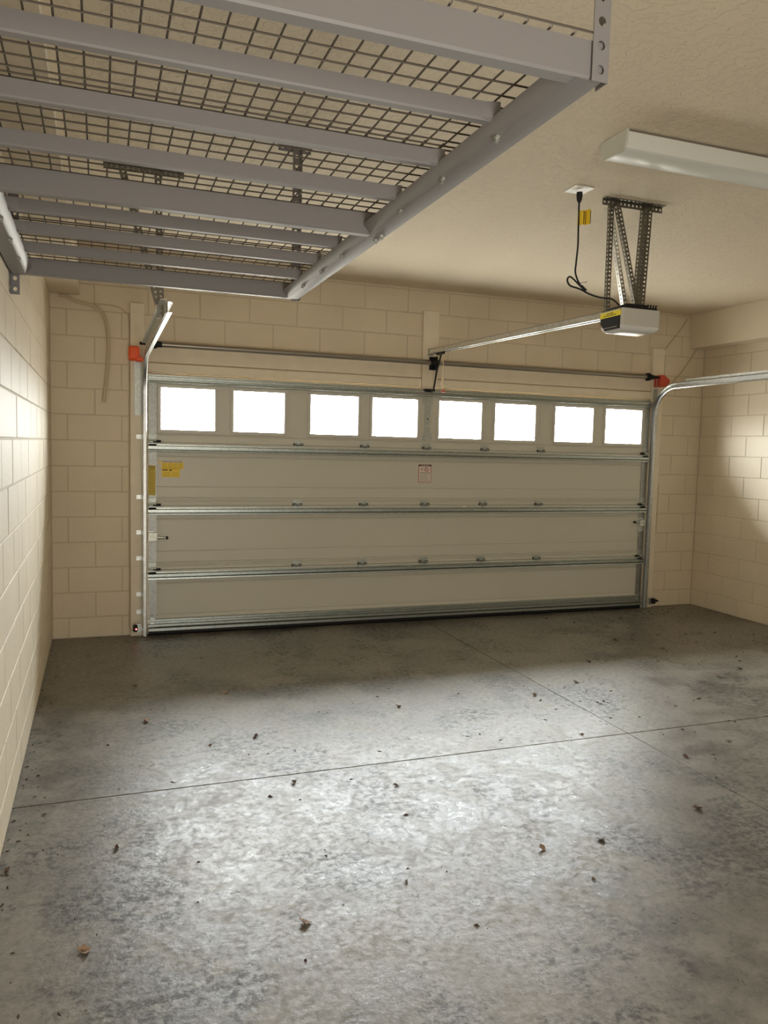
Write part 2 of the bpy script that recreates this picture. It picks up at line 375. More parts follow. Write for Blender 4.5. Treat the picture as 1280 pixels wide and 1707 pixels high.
# wood trim on the door wall
def trim(n, x0, x1, z0, z1, t, lab):
    b = MB(); b.box(x0, x1, -t, .0005, z0, z1, b=.003)
    b.tube([((x0+x1)/2, -t-.0012, z1-.20), ((x0+x1)/2, -t+.002, z1-.20)], .007, 10)
    return tag(b.build('trim_%d' % n, m_trim, org=((x0+x1)/2, 0, z0)), lab, 'trim', kind='structure')
trim(1, -.138, -.030, 0, 2.685, .038, 'painted vertical jamb board left of the garage door')
trim(2, 4.905, 5.045, 0, 2.663, .038, 'painted vertical jamb board right of the garage door')
trim(3, 2.376, 2.530, 2.128, 2.828, .042, 'short painted centre board above the garage door')
trim(4, -.030, 2.374, 2.150, 2.222, .034, 'painted header board left of the centre board')
trim(5, 2.532, 4.905, 2.150, 2.222, .034, 'painted header board right of the centre board')

def board(n, x0, x1, lab):
    b = MB(); b.box(x0, x1, -.020, .0005, 2.231, 2.398, b=.003); tag(b.build('trim_%d' % n, m_trim, org=((x0+x1)/2, 0, 2.231)), lab, 'trim', kind='structure')
board(6, -.030, 2.374, 'wide painted board behind the spring tube, left half')
board(7, 2.532, 4.905, 'wide painted board behind the spring tube, right half')

# ------------------------------------------------------------------ the garage door
door = tag(thing('door_1', (2.44, -.03, 0)), 'four-section pale grey-beige garage door with a row of eight windows', 'garage door', kind='structure')
YF, YO = -.050, -.004
joints = [.012, .545, 1.075, 1.590, 2.125]
WX = [.088, .672, 1.332, 1.896, 2.542, 3.116, 3.769, 4.349]; WW = .447; WZ0, WZ1 = 1.683, 2.038
HX = [1.236, 1.838, 2.432, 3.026, 3.630]
def groove_profile(z0, z1, lines):
    """inner face profile (y,z) with pressed ridges at the given z"""
    pts = [(YO, z0), (YF, z0+.002)]
    for z, d in sorted(lines): pts += [(YF, z-.006), (YF+d, z-.001), (YF+d, z+.001), (YF, z+.006)]
    pts += [(YF, z1-.002), (YO, z1)]
    return pts
def hinge_geo(x, z):
    b = MB()
    b.box(x-.040, x+.040, YF-.005, YF+.002, z+.006, z+.038, b=.001); b.box(x-.034, x+.034, YF-.005, YF+.002, z-.036, z-.006, b=.001)
    b.tube([(x-.036, YF-.010, z), (x+.036, YF-.010, z)], .0065, 8)
    b.box(x-.042, x-.014, YF-.013, YF, z-.010, z+.010, 1); b.box(x+.014, x+.042, YF-.013, YF, z-.010, z+.010, 1); b.box(x-.014, x+.014, YF-.009, YF, z-.012, z+.003, 1)
    for dx in (-.018, .018): b.tube([(x+dx, YF-.008, z+.018), (x+dx, YF, z+.018)], .005, 6)
    return b
def end_hinge_geo(x, z, s):
    b = MB()
    b.box(x-.032, x+.032, YF-.006, YF, z+.012, z+.050, b=.001)
    b.box(x-.032, x+.032, YF-.022, YF-.004, z-.016, z+.010, b=.002)
    b.box(x-.032, x+.032, YF-.006, YF, z-.040, z-.018, b=.001)
    b.tube([(x+s*.066, YF-.018, z-.006), (x+s*.006, YF-.018, z-.006)], [.010, .010], 8, m=1)
    b.tube([(x-.030, YF-.03, z-.002), (x+.030, YF-.03, z-.002)], .005, 8)
    return b
def strut(x0, x1, z, h=.062, d=.036):
    b = MB(); y = YF
    b.prism([(y, z+h), (y-.006, z+h), (y-.006, z+h-.010), (y-d, z+h-.016), (y-d, z+h-.034), (y-.012, z+h-.036), (y-.012, z+.022), (y-d, z+.016), (y-d-.002, z+.004), (y-.006, z), (y, z)], 'x', x0, x1)
    return b
def screws(b, xs, z, y=YF-.0375, r=.005):
    for x in xs: b.tube([(x, y-.002, z), (x, y+.006, z)], r, 6)
stile_l, stile_r = (-.002, .062), (4.818, 4.882)
for k in range(4):
    z0, z1 = joints[k]+.0015, joints[k+1]-.0015
    b = MB()
    if k == 3:
        b.box(.0, 4.88, YF, YO, z0, WZ0); b.box(0, 4.88, YF, YO, WZ1, z1)
        xs = [0]+sum([[x, x+WW] for x in WX], [])+[4.88]
        for i in range(0, len(xs), 2):
            b.box(xs[i], xs[i+1], YF, YO, WZ0, WZ1)
        # pressed rectangles between the windows
        for i in range(7):
            a, c = WX[i]+WW+.045, WX[i+1]-.045
            if c-a > .1 and i != 3:
                for q in ((a, c, WZ1-.052, WZ1-.048), (a, c, WZ0+.048, WZ0+.052), (a, a+.004, WZ0+.05, WZ1-.05), (c-.004, c, WZ0+.05, WZ1-.05)):
                    b.box(q[0], q[1], YF-.0025, YF, q[2], q[3])
        b.prism([(YF, z0+.055), (YF-.006, z0+.060), (YF-.006, z0+.066), (YF, z0+.070)], 'x', .06, 4.82)
    else:
        ls = [(z1-.112, .005)]
        if k: ls += [(z0+.150, .004), (z0+.062, -.005), (z0+.038, .006), (z0+.018, .003)]
        else: ls += [(z0+.155, .004)]
        b.prism(groove_profile(z0, z1, ls), 'x', 0, 4.88)
        for x in (.085, 4.795): b.box(x-.002, x+.002, YF-.003, YF, z0+(.16 if k else .14), z1-.11)
    if k: b.box(0, 4.88, -.030, -.012, z0-.02, z0+.01)      # tongue that closes the joint
    sec = b.build('door_section', m_door, door, org=(2.44, YF, z0))
    # galvanized end stiles
    for sx, (a, c) in enumerate((stile_l, stile_r)):
        b = MB(); b.box(a, c, YF-.004, YF+.001, z0+.004, z1-.004, b=.001)
        e = c if sx == 0 else a
        b.box(e-.003, e+.003, YF-.007, YF, z0+.06, z1-.03)
        o = b.build('end_stile', m_stile, sec)
    # struts
    if k == 3: b = strut(-.004, 4.884, 2.062, .066); screws(b, [.6, 1.1, 1.83, 2.43, 3.03, 3.63, 4.3, 4.80], 2.074); b.build('strut', m_strut, sec)
    else: b = strut(-.004, 4.884, z1-.078, .062, .036); screws(b, HX, z1-.062); b.build('strut', m_strut, sec)
    if k == 0:
        b = MB(); b.prism([(YF, .14), (YF-.018, .135), (YF-.018, .118), (YF-.010, .112), (YF-.010, .098), (YF-.022, .092), (YF-.022, .078), (YF, .074)], 'x', 0, 4.88)
        b.prism([(YF, .070), (YF-.030, .062), (YF-.030, .040), (YF-.006, .036), (YF, .036)], 'x', 0, 4.88)
        b.build('bottom_rail', m_strut, sec)
        b = MB(); b.prism([(YF+.002, .036), (YF-.010, .034), (YF-.014, .016), (YF, -.0005), (YO, -.0005), (YO, .036)], 'x', 0, 4.88); b.build('bottom_seal', m_black, sec)
    if k:
        for x in HX:
            hinge_geo(x, z0+.0055).build('hinge', [m_dgalv, m_black], sec, org=(x, YF, z0))
        for x, s in ((.030, 1), (4.850, -1)): end_hinge_geo(x, z0+.010, s).build('roller_hinge', [m_dgalv, m_black], sec, org=(x, YF, z0))
    if k == 3:
        for x in WX:
            b = MB(); w = .024
            x0, x1, a, c = x-w+.006, x+WW+w-.006, WZ0-w+.006, WZ1+w-.006
            for q in ((x0, x1, a, WZ0+.010), (x0, x1, WZ1-.010, c), (x0, x+.010, WZ0+.010, WZ1-.010), (x+WW-.010, x1, WZ0+.010, WZ1-.010)):
                b.box(q[0], q[1], YF-.009, YF+.002, q[2], q[3], b=.0025)
            for q in ((x, x+WW, WZ0, WZ0+.006), (x, x+WW, WZ1-.006, WZ1), (x, x+.006, WZ0, WZ1), (x+WW-.006, x+WW, WZ0, WZ1)): b.box(q[0], q[1], YF+.002, YO+.006, q[2], q[3])
            b.build('window_frame', m_frame, sec, org=(x, YF, WZ0))
            b = MB(); b.box(x+.004, x+WW-.004, -.020, -.017, WZ0+.004, WZ1-.004); b.build('window_pane', m_glass, sec, org=(x, YF, WZ0))
        b = MB(); b.box(2.405, 2.465, YF-.004, YF+.001, z0+.07, WZ1+.02); b.box(2.388, 2.480, YF-.0045, YF, WZ1-.045, WZ1+.02, b=.001); b.box(2.388, 2.480, YF-.0045, YF, z0+.072, z0+.145, b=.001)
        b.tube([(2.436, YF-.007, 1.86), (2.436, YF, 1.86)], .006, 8, m=1)
        b.build('centre_stile', [m_dgalv, m_black], sec)
    if k == 2:
        # yellow sticker in two blocks and tall yellow sticker on the end stile
        b = MB(); y = YF-.0015
        b.box(.075, .275, y, y+.0016, 1.374, 1.440, 0); b.box(.104, .246, y, y+.0016, 1.306, 1.376, 0)
        b.box(.075, .102, y-.0003, y+.001, 1.378, 1.422, 4)
        b.box(.1, .27, y-.0003, y+.001, 1.424, 1.440, 4); b.text('GARAGE DOORS', .017, (.185, y-.0008, 1.432), 1, wide=.16)
        for i in range(4):
            xx = .110+i*.041
            for j in range(4): b.box(xx, xx+.032, y-.0006, y+.001, 1.382+j*.010, 1.3855+j*.010, 2)
        b.box(.108, .150, y-.0006, y+.001, 1.360, 1.368, 3); b.box(.166, .182, y-.0006, y+.001, 1.357, 1.369, 3)
        for j in range(4): b.box(.112, .170, y-.0006, y+.001, 1.314+j*.010, 1.3172+j*.010, 2); b.box(.182, .236, y-.0006, y+.001, 1.314+j*.010, 1.3172+j*.010, 2)
        tag(b.build('warning_sticker', [m_yellow, m_ink, m_olive, m_ink, m_label], sec, org=(.17, y, 1.37)), 'yellow garage door instruction sticker in two blocks of small print')
        b = MB(); y = YF-.0056
        b.box(.0, .056, y, y+.0016, 1.158, 1.400, 0); b.text('WARNING', .016, (.028, y-.0006, 1.388), 1, wide=.046); b.text('DOOR', .012, (.030, y-.0006, 1.371), 1, wide=.036)
        for j in range(11): b.box(.008, .048, y-.0005, y+.001, 1.178+j*.016, 1.1835+j*.016, 2)
        tag(b.build('warning_sticker', [m_gold, m_ink, m_olive], sec, org=(.028, y, 1.28)), 'tall narrow yellow warning sticker on the left end stile')
        b = MB(); y = YF-.0015
        b.box(2.362, 2.488, y, y+.0016, 1.282, 1.446, 2); b.box(2.367, 2.483, y-.0004, y+.001, 1.287, 1.430, 0)
        b.box(2.364, 2.486, y-.0004, y+.001, 1.430, 1.445, 1); b.text('WARNING', .013, (2.425, y-.0008, 1.4375), 0, wide=.085)
        n = 20; cx, cz, R = 2.440, 1.402, .021
        b.add([(cx+math.cos(2*PI*i/n)*q, y-.0007, cz+math.sin(2*PI*i/n)*q) for q in (R, R-.005) for i in range(n)], [(i, (i+1) % n, n+(i+1) % n, n+i) for i in range(n)], 2)
        b.tube([(cx-.015, y-.0007, cz+.015), (cx+.015, y-.0007, cz-.015)], .002, 4, m=2)
        b.tube([(2.398, y-.0006, 1.414), (2.392, y-.0006, 1.390)], .004, 5, m=2); b.tube([(cx, y-.0006, cz+.008), (cx-.004, y-.0006, cz-.010)], .004, 5, m=3)
        b.box(2.374, 2.476, y-.0006, y+.001, 1.366, 1.374, 3)
        for j in range(7): b.box(2.378, 2.470-.008*(j % 3), y-.0006, y+.001, 1.296+j*.0095, 1.2992+j*.0095, 3)
        tag(b.build('warning_sticker', [m_label, m_dkred, m_redink, m_greyink], sec, org=(2.425, y, 1.36)), 'white sticker with dark red header and red circle sign')
    if k == 1:
        b = MB(); b.box(-.006, .068, YF-.034, YF-.003, .782, .856, b=.003); b.box(-.004, .064, YF-.010, YF-.003, .775, .868, b=.002)
        b.tube([(.060, YF-.020, .813), (.114, YF-.020, .811)], .012, 10); b.tube([(.110, YF-.020, .811), (.138, YF-.020, .810)], .009, 10)
        b.tube([(.136, YF-.020, .810), (.154, YF-.020, .809)], .012, 10, m=1)
        b.tube([(-.012, YF-.014, .815), (.01, YF-.014, .815)], .007, 8)
        b.build('slide_latch', [m_latch, m_black], sec, org=(.03, YF, .81))
        b = MB(); b.box(4.815, 4.880, YF-.034, YF-.003, .855, .925, b=.003); b.box(4.812, 4.878, YF-.010, YF-.003, .80, .945, b=.002)
        b.tube([(4.762, YF-.020, .898), (4.82, YF-.020, .898)], .012, 10); b.tube([(4.745, YF-.020, .898), (4.764, YF-.020, .898)], .011, 10, m=1)
        b.build('slide_latch', [m_galv, m_black], sec, org=(4.84, YF, .90))
    if k == 0:
        for x in (.03, 4.84):
            b = MB(); b.box(x-.02, x+.02, YF-.012, YF-.003, .095, .15, b=.002); b.tube([(x-.012, YF-.02, .17), (x+.012, YF-.02, .17)], .006, 8)
            b.build('bottom_fixture', m_galv, sec, org=(x, YF, .12))

# ------------------------------------------------------------------ door tracks
def sweep(b, path, prof, m=0):
    """path: list of (y,z) points; prof: list of (x, n) where n is along the in-plane normal"""
    k = len(path); rings = []
    for i, (y, z) in enumerate(path):
        a = path[max(0, i-1)]; c = path[min(k-1, i+1)]; t = Vector((c[0]-a[0], c[1]-a[1])).normalized(); nn = Vector((t.y, -t.x))
        rings.append([(x, y+nn.x*q, z+nn.y*q) for x, q in prof])
    n = len(prof); fs = [tuple(range(n)), tuple(range((k-1)*n, k*n))]
    for i in range(k-1):
        for j in range(n): fs.append((i*n+j, i*n+(j+1) % n, (i+1)*n+(j+1) % n, (i+1)*n+j))
    b.add([v for r in rings for v in r], fs, m)
def track(side):
    s = 1 if side == 'l' else -1; X = -.042 if side == 'l' else 4.922
    lab = 'galvanized door track left of the garage door, hung from a perforated angle' if side == 'l' else 'galvanized door track right of the garage door, curving over to run level'
    t = thing('door_track', (X, -.09, 0), lab, 'door track')
    yc, zt, r = -.088, 2.262, .30
    vert = [(yc, .01), (yc, zt-r)]
    arc = [(yc-r+r*math.cos(a), zt-r+r*math.sin(a)) for a in [i*PI/2/14 for i in range(15)]]
    horiz = [(yc-r, zt), (-2.45, zt+.015)]
    th = .0022; d = .028
    C_ = [(0, -d), (s*.022, -d), (s*.027, -d+.006), (s*.027-s*th, -d+.007), (s*.021, -d+th), (s*th, -d+th), (s*th, d-th), (s*.021, d-th), (s*.027-s*th, d-.007), (s*.027, d-.006), (s*.022, d), (0, d)]
    C_ = [(X+x, n) for x, n in C_]
    b = MB(); sweep(b, vert, C_); b.build('vertical_track', m_vtrack, t)
    b = MB(); sweep(b, arc+horiz[1:], C_); h = b.build('curved_track', m_vtrack, t)
    # stiffening angle on the level run
    b = MB(); x = X-s*.002
    b.prism([(x, zt+.060), (x-s*.030, zt+.060), (x-s*.030, zt+.057), (x-s*.0022, zt+.057), (x-s*.0022, zt-.01), (x, zt-.01)], 'y', -2.4, -.50); b.build('stiffener_angle', m_galv, t)
    if side == 'l':
        b = MB(); b.box(x-s*.030, x+s*.024, -2.0, -1.2, zt+.0605, zt+.062); o = b.build('track_sticker', m_label, t)
    # flag angle and upright
    b = MB(); xa = X-s*.008
    b.perf((xa, -.046, 1.80), (0, 0, 1), (0, -1, 0), .45, .050, .0025, .05, .006)
    b.box(min(xa, xa-s*.058), max(xa, xa-s*.058), -.0445, -.0415, 1.80, 2.25)
    for z in (1.84, 1.98, 2.14, 2.2): b.tube([(xa-s*.03, -.050, z), (xa-s*.03, -.042, z)], .006, 6)
    b.build('flag_bracket', m_dgalv, t)
    for z in (1.628, 1.143, .855, .643, .346, .20, .06):
        b = MB(); a0, a1 = sorted((X-s*.002, X-s*.052)); b.box(a0, a1, -.0435, -.0405, z-.018, z+.018, b=.0008)
        c0, c1 = sorted((X-s*.001, X-s*.004)); b.box(c0, c1, -.098, -.042, z-.015, z+.015)
        b.tube([(X-s*.032, -.052, z), (X-s*.032, -.043, z)], .0075, 6)
        b.build('jamb_bracket', m_galv, t, org=(X, -.05, z))
    # rear hanger: perforated angle on the ceiling, upright and brace
    y = -2.20; Z = ZC-.001
    if side == 'l': xs = (-.346, .062); ub = (-.075, -.058); db = (-.275, -.085)
    else: xs = (4.70, 5.11); ub = (4.93, 4.93); db = (5.08, 4.95)
    b = MB(); b.perf((xs[0], y, Z-.034), (1, 0, 0), (0, 0, 1), xs[1]-xs[0], .034, .002, .028, .0070); b.perf((xs[0], y, Z-.002), (1, 0, 0), (0, -1, 0), xs[1]-xs[0], .034, .002, .028, .0070)
    b.build('ceiling_angle', m_hang, t)
    def leg(p, q, w=.034):
        b = MB(); p, q = Vector(p), Vector(q); U = (q-p); L = U.length
        b.perf(p, U, (1, 0, 0), L, w, .002, .026, .0065); b.perf(p, U, (0, 1, 0), L, w, .002, .026, .0065); b.build('hanger_leg', m_hang, t)
    leg((ub[0]-.015, y-.004, Z-.005), (ub[1]-.015, y-.004, zt-.01)); leg((db[0], y-.006, Z-.005), (db[1], y-.006, zt+.06))
    return t
track('l'); track('r')

# ------------------------------------------------------------------ torsion tube
t = thing('torsion_tube', (2.44, -.12, 2.36), 'long dark steel spring tube running above the garage door', 'spring tube')
ZT = 2.362
b = MB(); b.tube([(.05, -.115, ZT), (2.42, -.115, ZT)], .0215, 14); b.build('tube', m_tube, t); b = MB(); b.tube([(2.50, -.115, ZT), (4.86, -.115, ZT)], .0215, 14); b.build('tube', m_tube, t)
for x in (.06, 4.82):
    b = MB(); b.tube([(x-.05, -.115, ZT), (x-.04, -.115, ZT), (x-.005, -.115, ZT), (x+.01, -.115, ZT), (x+.04, -.115, ZT)], [.030, .038, .034, .024, .022], 14)
    for a in range(6): b.tube([(x-.045, -.115+.03*math.cos(a*PI/3), ZT+.03*math.sin(a*PI/3)), (x-.03, -.115+.042*math.cos(a*PI/3), ZT+.042*math.sin(a*PI/3))], .006, 5)
    b.build('winding_cone', m_black, t)
b = MB(); b.box(2.475, 2.483, -.14, -.042, ZT-.055, ZT+.055, b=.002); b.tube([(2.43, -.115, ZT), (2.50, -.115, ZT)], .026, 12); b.box(2.44, 2.52, -.048, -.0415, ZT-.06, ZT+.06, b=.002)
b.build('centre_bracket', m_black, t)
b = MB(); b.box(-.152, -.072, -.145, -.042, 2.225, 2.335, b=.012); b.box(-.100, -.045, -.15, -.06, 2.218, 2.252, b=.006); tag(b.build('end_bracket', m_orange, t), 'bright orange plastic end bracket at the left')
b = MB(); b.prism([(4.925, 2.385), (4.965, 2.390), (5.035, 2.345), (5.040, 2.320), (5.010, 2.275), (4.925, 2.270)], 'y', -.14, -.042); tag(b.build('end_bracket', [m_red], t), 'darker red plastic end bracket at the right')
for x in (-.055, 4.90):
    b = MB(); b.tube([(x, -.115, ZT), (x, -.085, 1.9), (x, -.08, .12)], .0018, 5); b.build('lift_cable', m_dgalv, t)
for xa, xb in ((-.07, .03), (4.84, 4.93)):
    b = MB(); b.tube([(xa, -.115, ZT), (xb, -.115, ZT)], .012, 10); b.build('end_shaft', m_black, t)

# ------------------------------------------------------------------ opener
t = thing('garage_door_opener', (2.44, -2.9, 2.4), 'ceiling-hung motor unit and long rail that open the garage door', 'opener')
X0, X1, Y0, Y1, Z0, Z1 = 2.302, 2.572, -3.005, -2.815, 2.303, 2.384
def rrect(x0, x1, y0, y1, r, n=5):
    P = []
    for cx, cy, a in ((x1-r, y1-r, 0), (x0+r, y1-r, 90), (x0+r, y0+r, 180), (x1-r, y0+r, 270)):
        for i in range(n+1): P.append((cx+r*math.cos(math.radians(a+90*i/n)), cy+r*math.sin(math.radians(a+90*i/n))))
    return P
b = MB(); b.prism(rrect(X0+.004, X1, Y0, Y1, .022), 'z', Z0-.012, Z1); b.build('housing', m_house, t)
b = MB(); P0 = rrect(X0+.002, X1-.002, Y0+.001, Y1-.002, .020); levels = [(0, Z0-.012), (.004, Z0-.024), (.018, Z0-.037), (.045, Z0-.043)]
rings = []
for ins, z in levels:
    cx, cy = (X0+X1)/2, (Y0+Y1)/2; sx = 1-ins/((X1-X0)/2); sy = 1-ins/((Y1-Y0)/2); rings.append([(cx+(x-cx)*sx, cy+(y-cy)*sy, z) for x, y in P0])
n = len(P0); b.add([v for r in rings for v in r], [(i*n+j, i*n+(j+1) % n, (i+1)*n+(j+1) % n, (i+1)*n+j) for i in range(len(rings)-1) for j in range(n)]+[tuple(range(n)), tuple(range((len(rings)-1)*n, len(rings)*n))])
b.build('light_lens', m_lens, t)
b = MB(); xs = X0+.0025
b.prism([(Y0+.012, Z0-.030), (Y1-.05, Z0-.030), (Y1-.008, Z0+.010), (Y1-.008, Z0+.045), (Y0+.012, Z0+.045)], 'x', xs-.003, xs+.004, 0)
b.prism([(Y0+.03, Z0-.019), (Y1-.035, Z0-.019), (Y1-.03, Z0-.015), (Y0+.03, Z0-.015)], 'x', xs-.004, xs, 1)
b.build('side_panel', [m_black, m_greyink], t)
b = MB(); b.box(xs-.0045, xs+.002, Y0+.006, Y1-.006, Z0+.040, Z1-.006, 0); b.box(xs-.005, xs, Y0+.006, Y1-.006, Z0+.068, Z1-.006, 2)
AX = ((0, -1, 0), (0, 0, 1))
b.text('WARNING', .017, (xs-.0052, (Y0+Y1)/2, Z0+.0775), 1, ax=AX, wide=.15); b.text('DANGER', .011, (xs-.0048, (Y0+Y1)/2, Z0+.060), 1, ax=AX, wide=.06); b.text('ENTRAPMENT', .011, (xs-.0048, (Y0+Y1)/2, Z0+.049), 1, ax=AX, wide=.11)
tag(b.build('warning_sticker', [mat('bright_yellow_label', (.86, .74, .03), .45), m_ink, mat('pale_yellow_label', (.80, .78, .40), .45)], t), 'yellow warning sticker on the motor unit side')
b = MB(); b.prism(rrect(X0+.02, X1-.01, Y0+.012, Y1-.01, .02), 'z', Z1, Z1+.014); b.box(2.36, 2.50, Y0+.02, Y0+.09, Z1+.012, Z1+.03, b=.004)
for i in range(4): b.tube([(2.50+.018*i, -2.97, Z1+.01), (2.505+.018*i, -2.975, Z1+.034)], .005, 6)
b.build('top_plate', m_black, t)
# rail: T section with bright lower lip
b = MB(); xr = 2.445; ya, yb = -.05, -2.79; za, zb = 2.462, 2.395
def railbar(w0, w1, h0, h1, m):
    vs = [];
    for y, z in ((ya, za), (yb, zb)):
        vs += [(xr+w0, y, z+h0), (xr+w1, y, z+h0), (xr+w1, y, z+h1), (xr+w0, y, z+h1)]
    b.add(vs, [(0, 1, 2, 3), (7, 6, 5, 4), (0, 4, 5, 1), (1, 5, 6, 2), (2, 6, 7, 3), (3, 7, 4, 0)], m)
railbar(-.020, -.018, -.018, .022, 0); railbar(.018, .020, -.018, .022, 0); railbar(-.020, .020, .020, .022, 0); railbar(-.030, -.018, -.020, -.018, 0); railbar(.018, .030, -.020, -.018, 0)
railbar(-.003, .003, -.006, 0, 1)
b.build('rail', [m_track, m_black], t)
b = MB(); b.box(xr-.022, xr+.022, -.075, -.0415, za-.03, za+.03, b=.003); b.build('header_bracket', m_dgalv, t)
b = MB(); b.box(xr-.016, xr+.016, -.34, -.22, za-.045, za-.012, b=.004); b.build('trolley', m_black, t)
b = MB()
for p, q in (((xr, -.30, 2.43), (xr, -.195, 2.26)), ((xr, -.205, 2.275), (xr, -.15, 2.125))):
    p, q = Vector(p), Vector(q); d = (q-p).normalized(); nrm = Vector((0, d.z, -d.y))*.012; w = Vector((.0035, 0, 0))
    b.add([p-nrm-w, p+nrm-w, p+nrm+w, p-nrm+w, q-nrm-w, q+nrm-w, q+nrm+w, q-nrm+w], [(0, 1, 2, 3), (7, 6, 5, 4), (0, 4, 5, 1), (1, 5, 6, 2), (2, 6, 7, 3), (3, 7, 4, 0)])
b.box(xr-.012, xr+.012, -.16, -.087, 2.105, 2.122); b.box(xr-.06, xr+.02, -.100, -.052, 2.100, 2.128, b=.002)
b.build('door_arm', m_black, t)
b = MB(); b.tube([(2.462, -.30, 2.42), (2.464, -.302, 2.30), (2.462, -.305, 2.24), (2.468, -.305, 2.17), (2.470, -.305, 2.11)], .0035, 6); b.tube([(2.462, -.305, 2.245), (2.452, -.31, 2.20), (2.444, -.31, 2.155)], .003, 6)
b.build('release_cord', m_cord, t)
b = MB(); b.tube([(2.450, -.305, 2.093), (2.492, -.305, 2.093)], .006, 8); b.tube([(2.470, -.305, 2.118), (2.470, -.305, 2.093)], .006, 8); b.build('release_handle', m_red, t)
# hanging bracket
Z = ZC-.001; y = -2.765
b = MB(); b.perf((2.318, y, Z-.036), (1, 0, 0), (0, 0, 1), .412, .036, .002, .0280, .0070); b.perf((2.318, y, Z-.002), (1, 0, 0), (0, -1, 0), .412, .036, .002, .0280, .0070)
b.build('ceiling_angle', m_hang, t)
def leg(p, q, w=.032, yo=0, m=m_hang):
    b = MB(); p, q = Vector(p), Vector(q); U = q-p; L = U.length
    b.perf(p, U, (1, 0, 0), L, w, .002, .024, .0062); b.perf(p, U, (0, 1, 0), L, w, .002, .024, .0062); b.build('hanger_leg', m, t)
leg((2.392, y+.028, Z-.004), (2.396, y+.028, Z1+.006), .024); leg((2.400, y-.010, Z-.004), (2.568, y-.030, Z1+.010), .026)
leg((2.398, y+.050, Z-.03), (2.555, y+.060, Z1+.010), .026, m=m_track)
leg((2.598, y-.006, Z-.004), (2.556, y-.020, Z1+.006), .030); leg((2.628, y-.008, Z-.004), (2.590, y-.022, Z1+.006), .030)
# power cord with yellow tag
K = [[2.115,-2.84,2.995],[2.115,-2.84,2.936],[2.117,-2.84,2.823],[2.119,-2.84,2.726],[2.112,-2.84,2.628],[2.111,-2.84,2.579],[2.137,-2.84,2.527],[2.178,-2.838,2.491],[2.141,-2.834,2.52],[2.085,-2.834,2.557],[2.063,-2.836,2.539],[2.08,-2.84,2.508],[2.139,-2.846,2.494],[2.185,-2.872,2.466],[2.234,-2.904,2.446],[2.282,-2.936,2.438],[2.299,-2.960,2.418],[2.310,-2.975,2.398]]
def smooth(pts, n=5):
    pts = [Vector(p) for p in pts]; out = []
    for i in range(len(pts)-1):
        p0, p1, p2, p3 = pts[max(0, i-1)], pts[i], pts[i+1], pts[min(len(pts)-1, i+2)]
        for j in range(n):
            s = j/n; out.append(.5*((2*p1)+(p2-p0)*s+(2*p0-5*p1+4*p2-p3)*s*s+(3*p1-p0-3*p2+p3)*s**3))
    return out+[pts[-1]]
b = MB(); b.tube(smooth(K), .0048, 8); b.tube([(2.115, -2.84, 3.014), (2.115, -2.84, 3.0), (2.115, -2.84, 2.972), (2.115, -2.84, 2.958)], [.016, .017, .014, .007], 10)
b.tube([(2.150, -2.842, 2.513), (2.176, -2.852, 2.485)], .0085, 8); b.tube([(2.13, -2.84, 2.526), (2.165, -2.845, 2.532), (2.185, -2.845, 2.538)], .0014, 5)
cord = b.build('power_cord', m_black, t)
b = MB(); pr = []
for i in range(9):
    pr.append((2.106+i*.011, -2.846+.010*math.sin(i*1.7), 2.835+.002*i)); 
vs = [(x, yy, z) for x, yy, z in pr]+[(x, yy, z+.075+.001*i) for i, (x, yy, z) in enumerate(pr)]
vs += [(x, yy+.0012, z) for x, yy, z in vs]
n = 9; b.add(vs, [(i, i+1, n+i+1, n+i) for i in range(n-1)]+[(2*n+i, 3*n+i, 3*n+i+1, 2*n+i+1) for i in range(n-1)]+[(0, n, 3*n, 2*n), (n-1, 3*n-1, 4*n-1, 2*n-1)]+[(i, 2*n+i, 2*n+i+1, i+1) for i in range(n-1)]+[(n+i, n+i+1, 3*n+i+1, 3*n+i) for i in range(n-1)], 0)
for i in (3, 5, 7): x, yy, z = pr[i]; b.box(x-.0015, x+.0015, yy-.002, yy+.003, z+.004, z+.072, 1)
b.build('cord_tag', [m_yellow, m_ink], cord)

# ceiling outlet
t = thing('ceiling_outlet', (2.115, -2.835, ZC), 'small white square power outlet on the ceiling beside the opener', 'outlet')
b = MB(); b.box(2.055, 2.175, -2.895, -2.775, ZC-.006, ZC-.0005, b=.002); b.build('cover_plate', m_white, t)
for yy, xx in ((-2.84, 2.085), (-2.84, 2.145)):
    if xx < 2.1:
        b = MB(); b.box(xx-.016, xx+.016, yy-.014, yy+.014, ZC-.010, ZC-.005, b=.002)
        for dx in (-.005, .005): b.box(xx+dx-.0012, xx+dx+.0012, yy-.006, yy+.004, ZC-.0106, ZC-.009, 1)
        b.build('socket', [m_white, m_ink], t)

# fluorescent fixture
t = thing('ceiling_light', (2.43, -3.52, ZC), 'long white wraparound fluorescent light on the ceiling, switched off', 'ceiling light')
x0, x1, ya, yb = 1.838, 3.055, -3.615, -3.425
b = MB(); b.box(x0+.01, x1-.01, ya+.004, yb-.004, ZC-.020, ZC-.0005); b.build('base_plate', m_fixbase, t)
b = MB(); b.prism([(ya, ZC-.012), (ya+.003, ZC-.050), (ya+.012, ZC-.078), (ya+.030, ZC-.088), (yb-.030, ZC-.088), (yb-.012, ZC-.078), (yb-.003, ZC-.050), (yb, ZC-.012)], 'x', x0+.010, x1-.010); b.build('diffuser', m_fix, t)
for x in (x0, x1-.012):
    b = MB(); b.prism([(ya-.002, ZC-.002), (ya+.001, ZC-.052), (ya+.011, ZC-.080), (ya+.030, ZC-.091), (yb-.030, ZC-.091), (yb-.011, ZC-.080), (yb-.001, ZC-.052), (yb+.002, ZC-.002)], 'x', x, x+.012); b.build('end_cap', m_fixend, t)

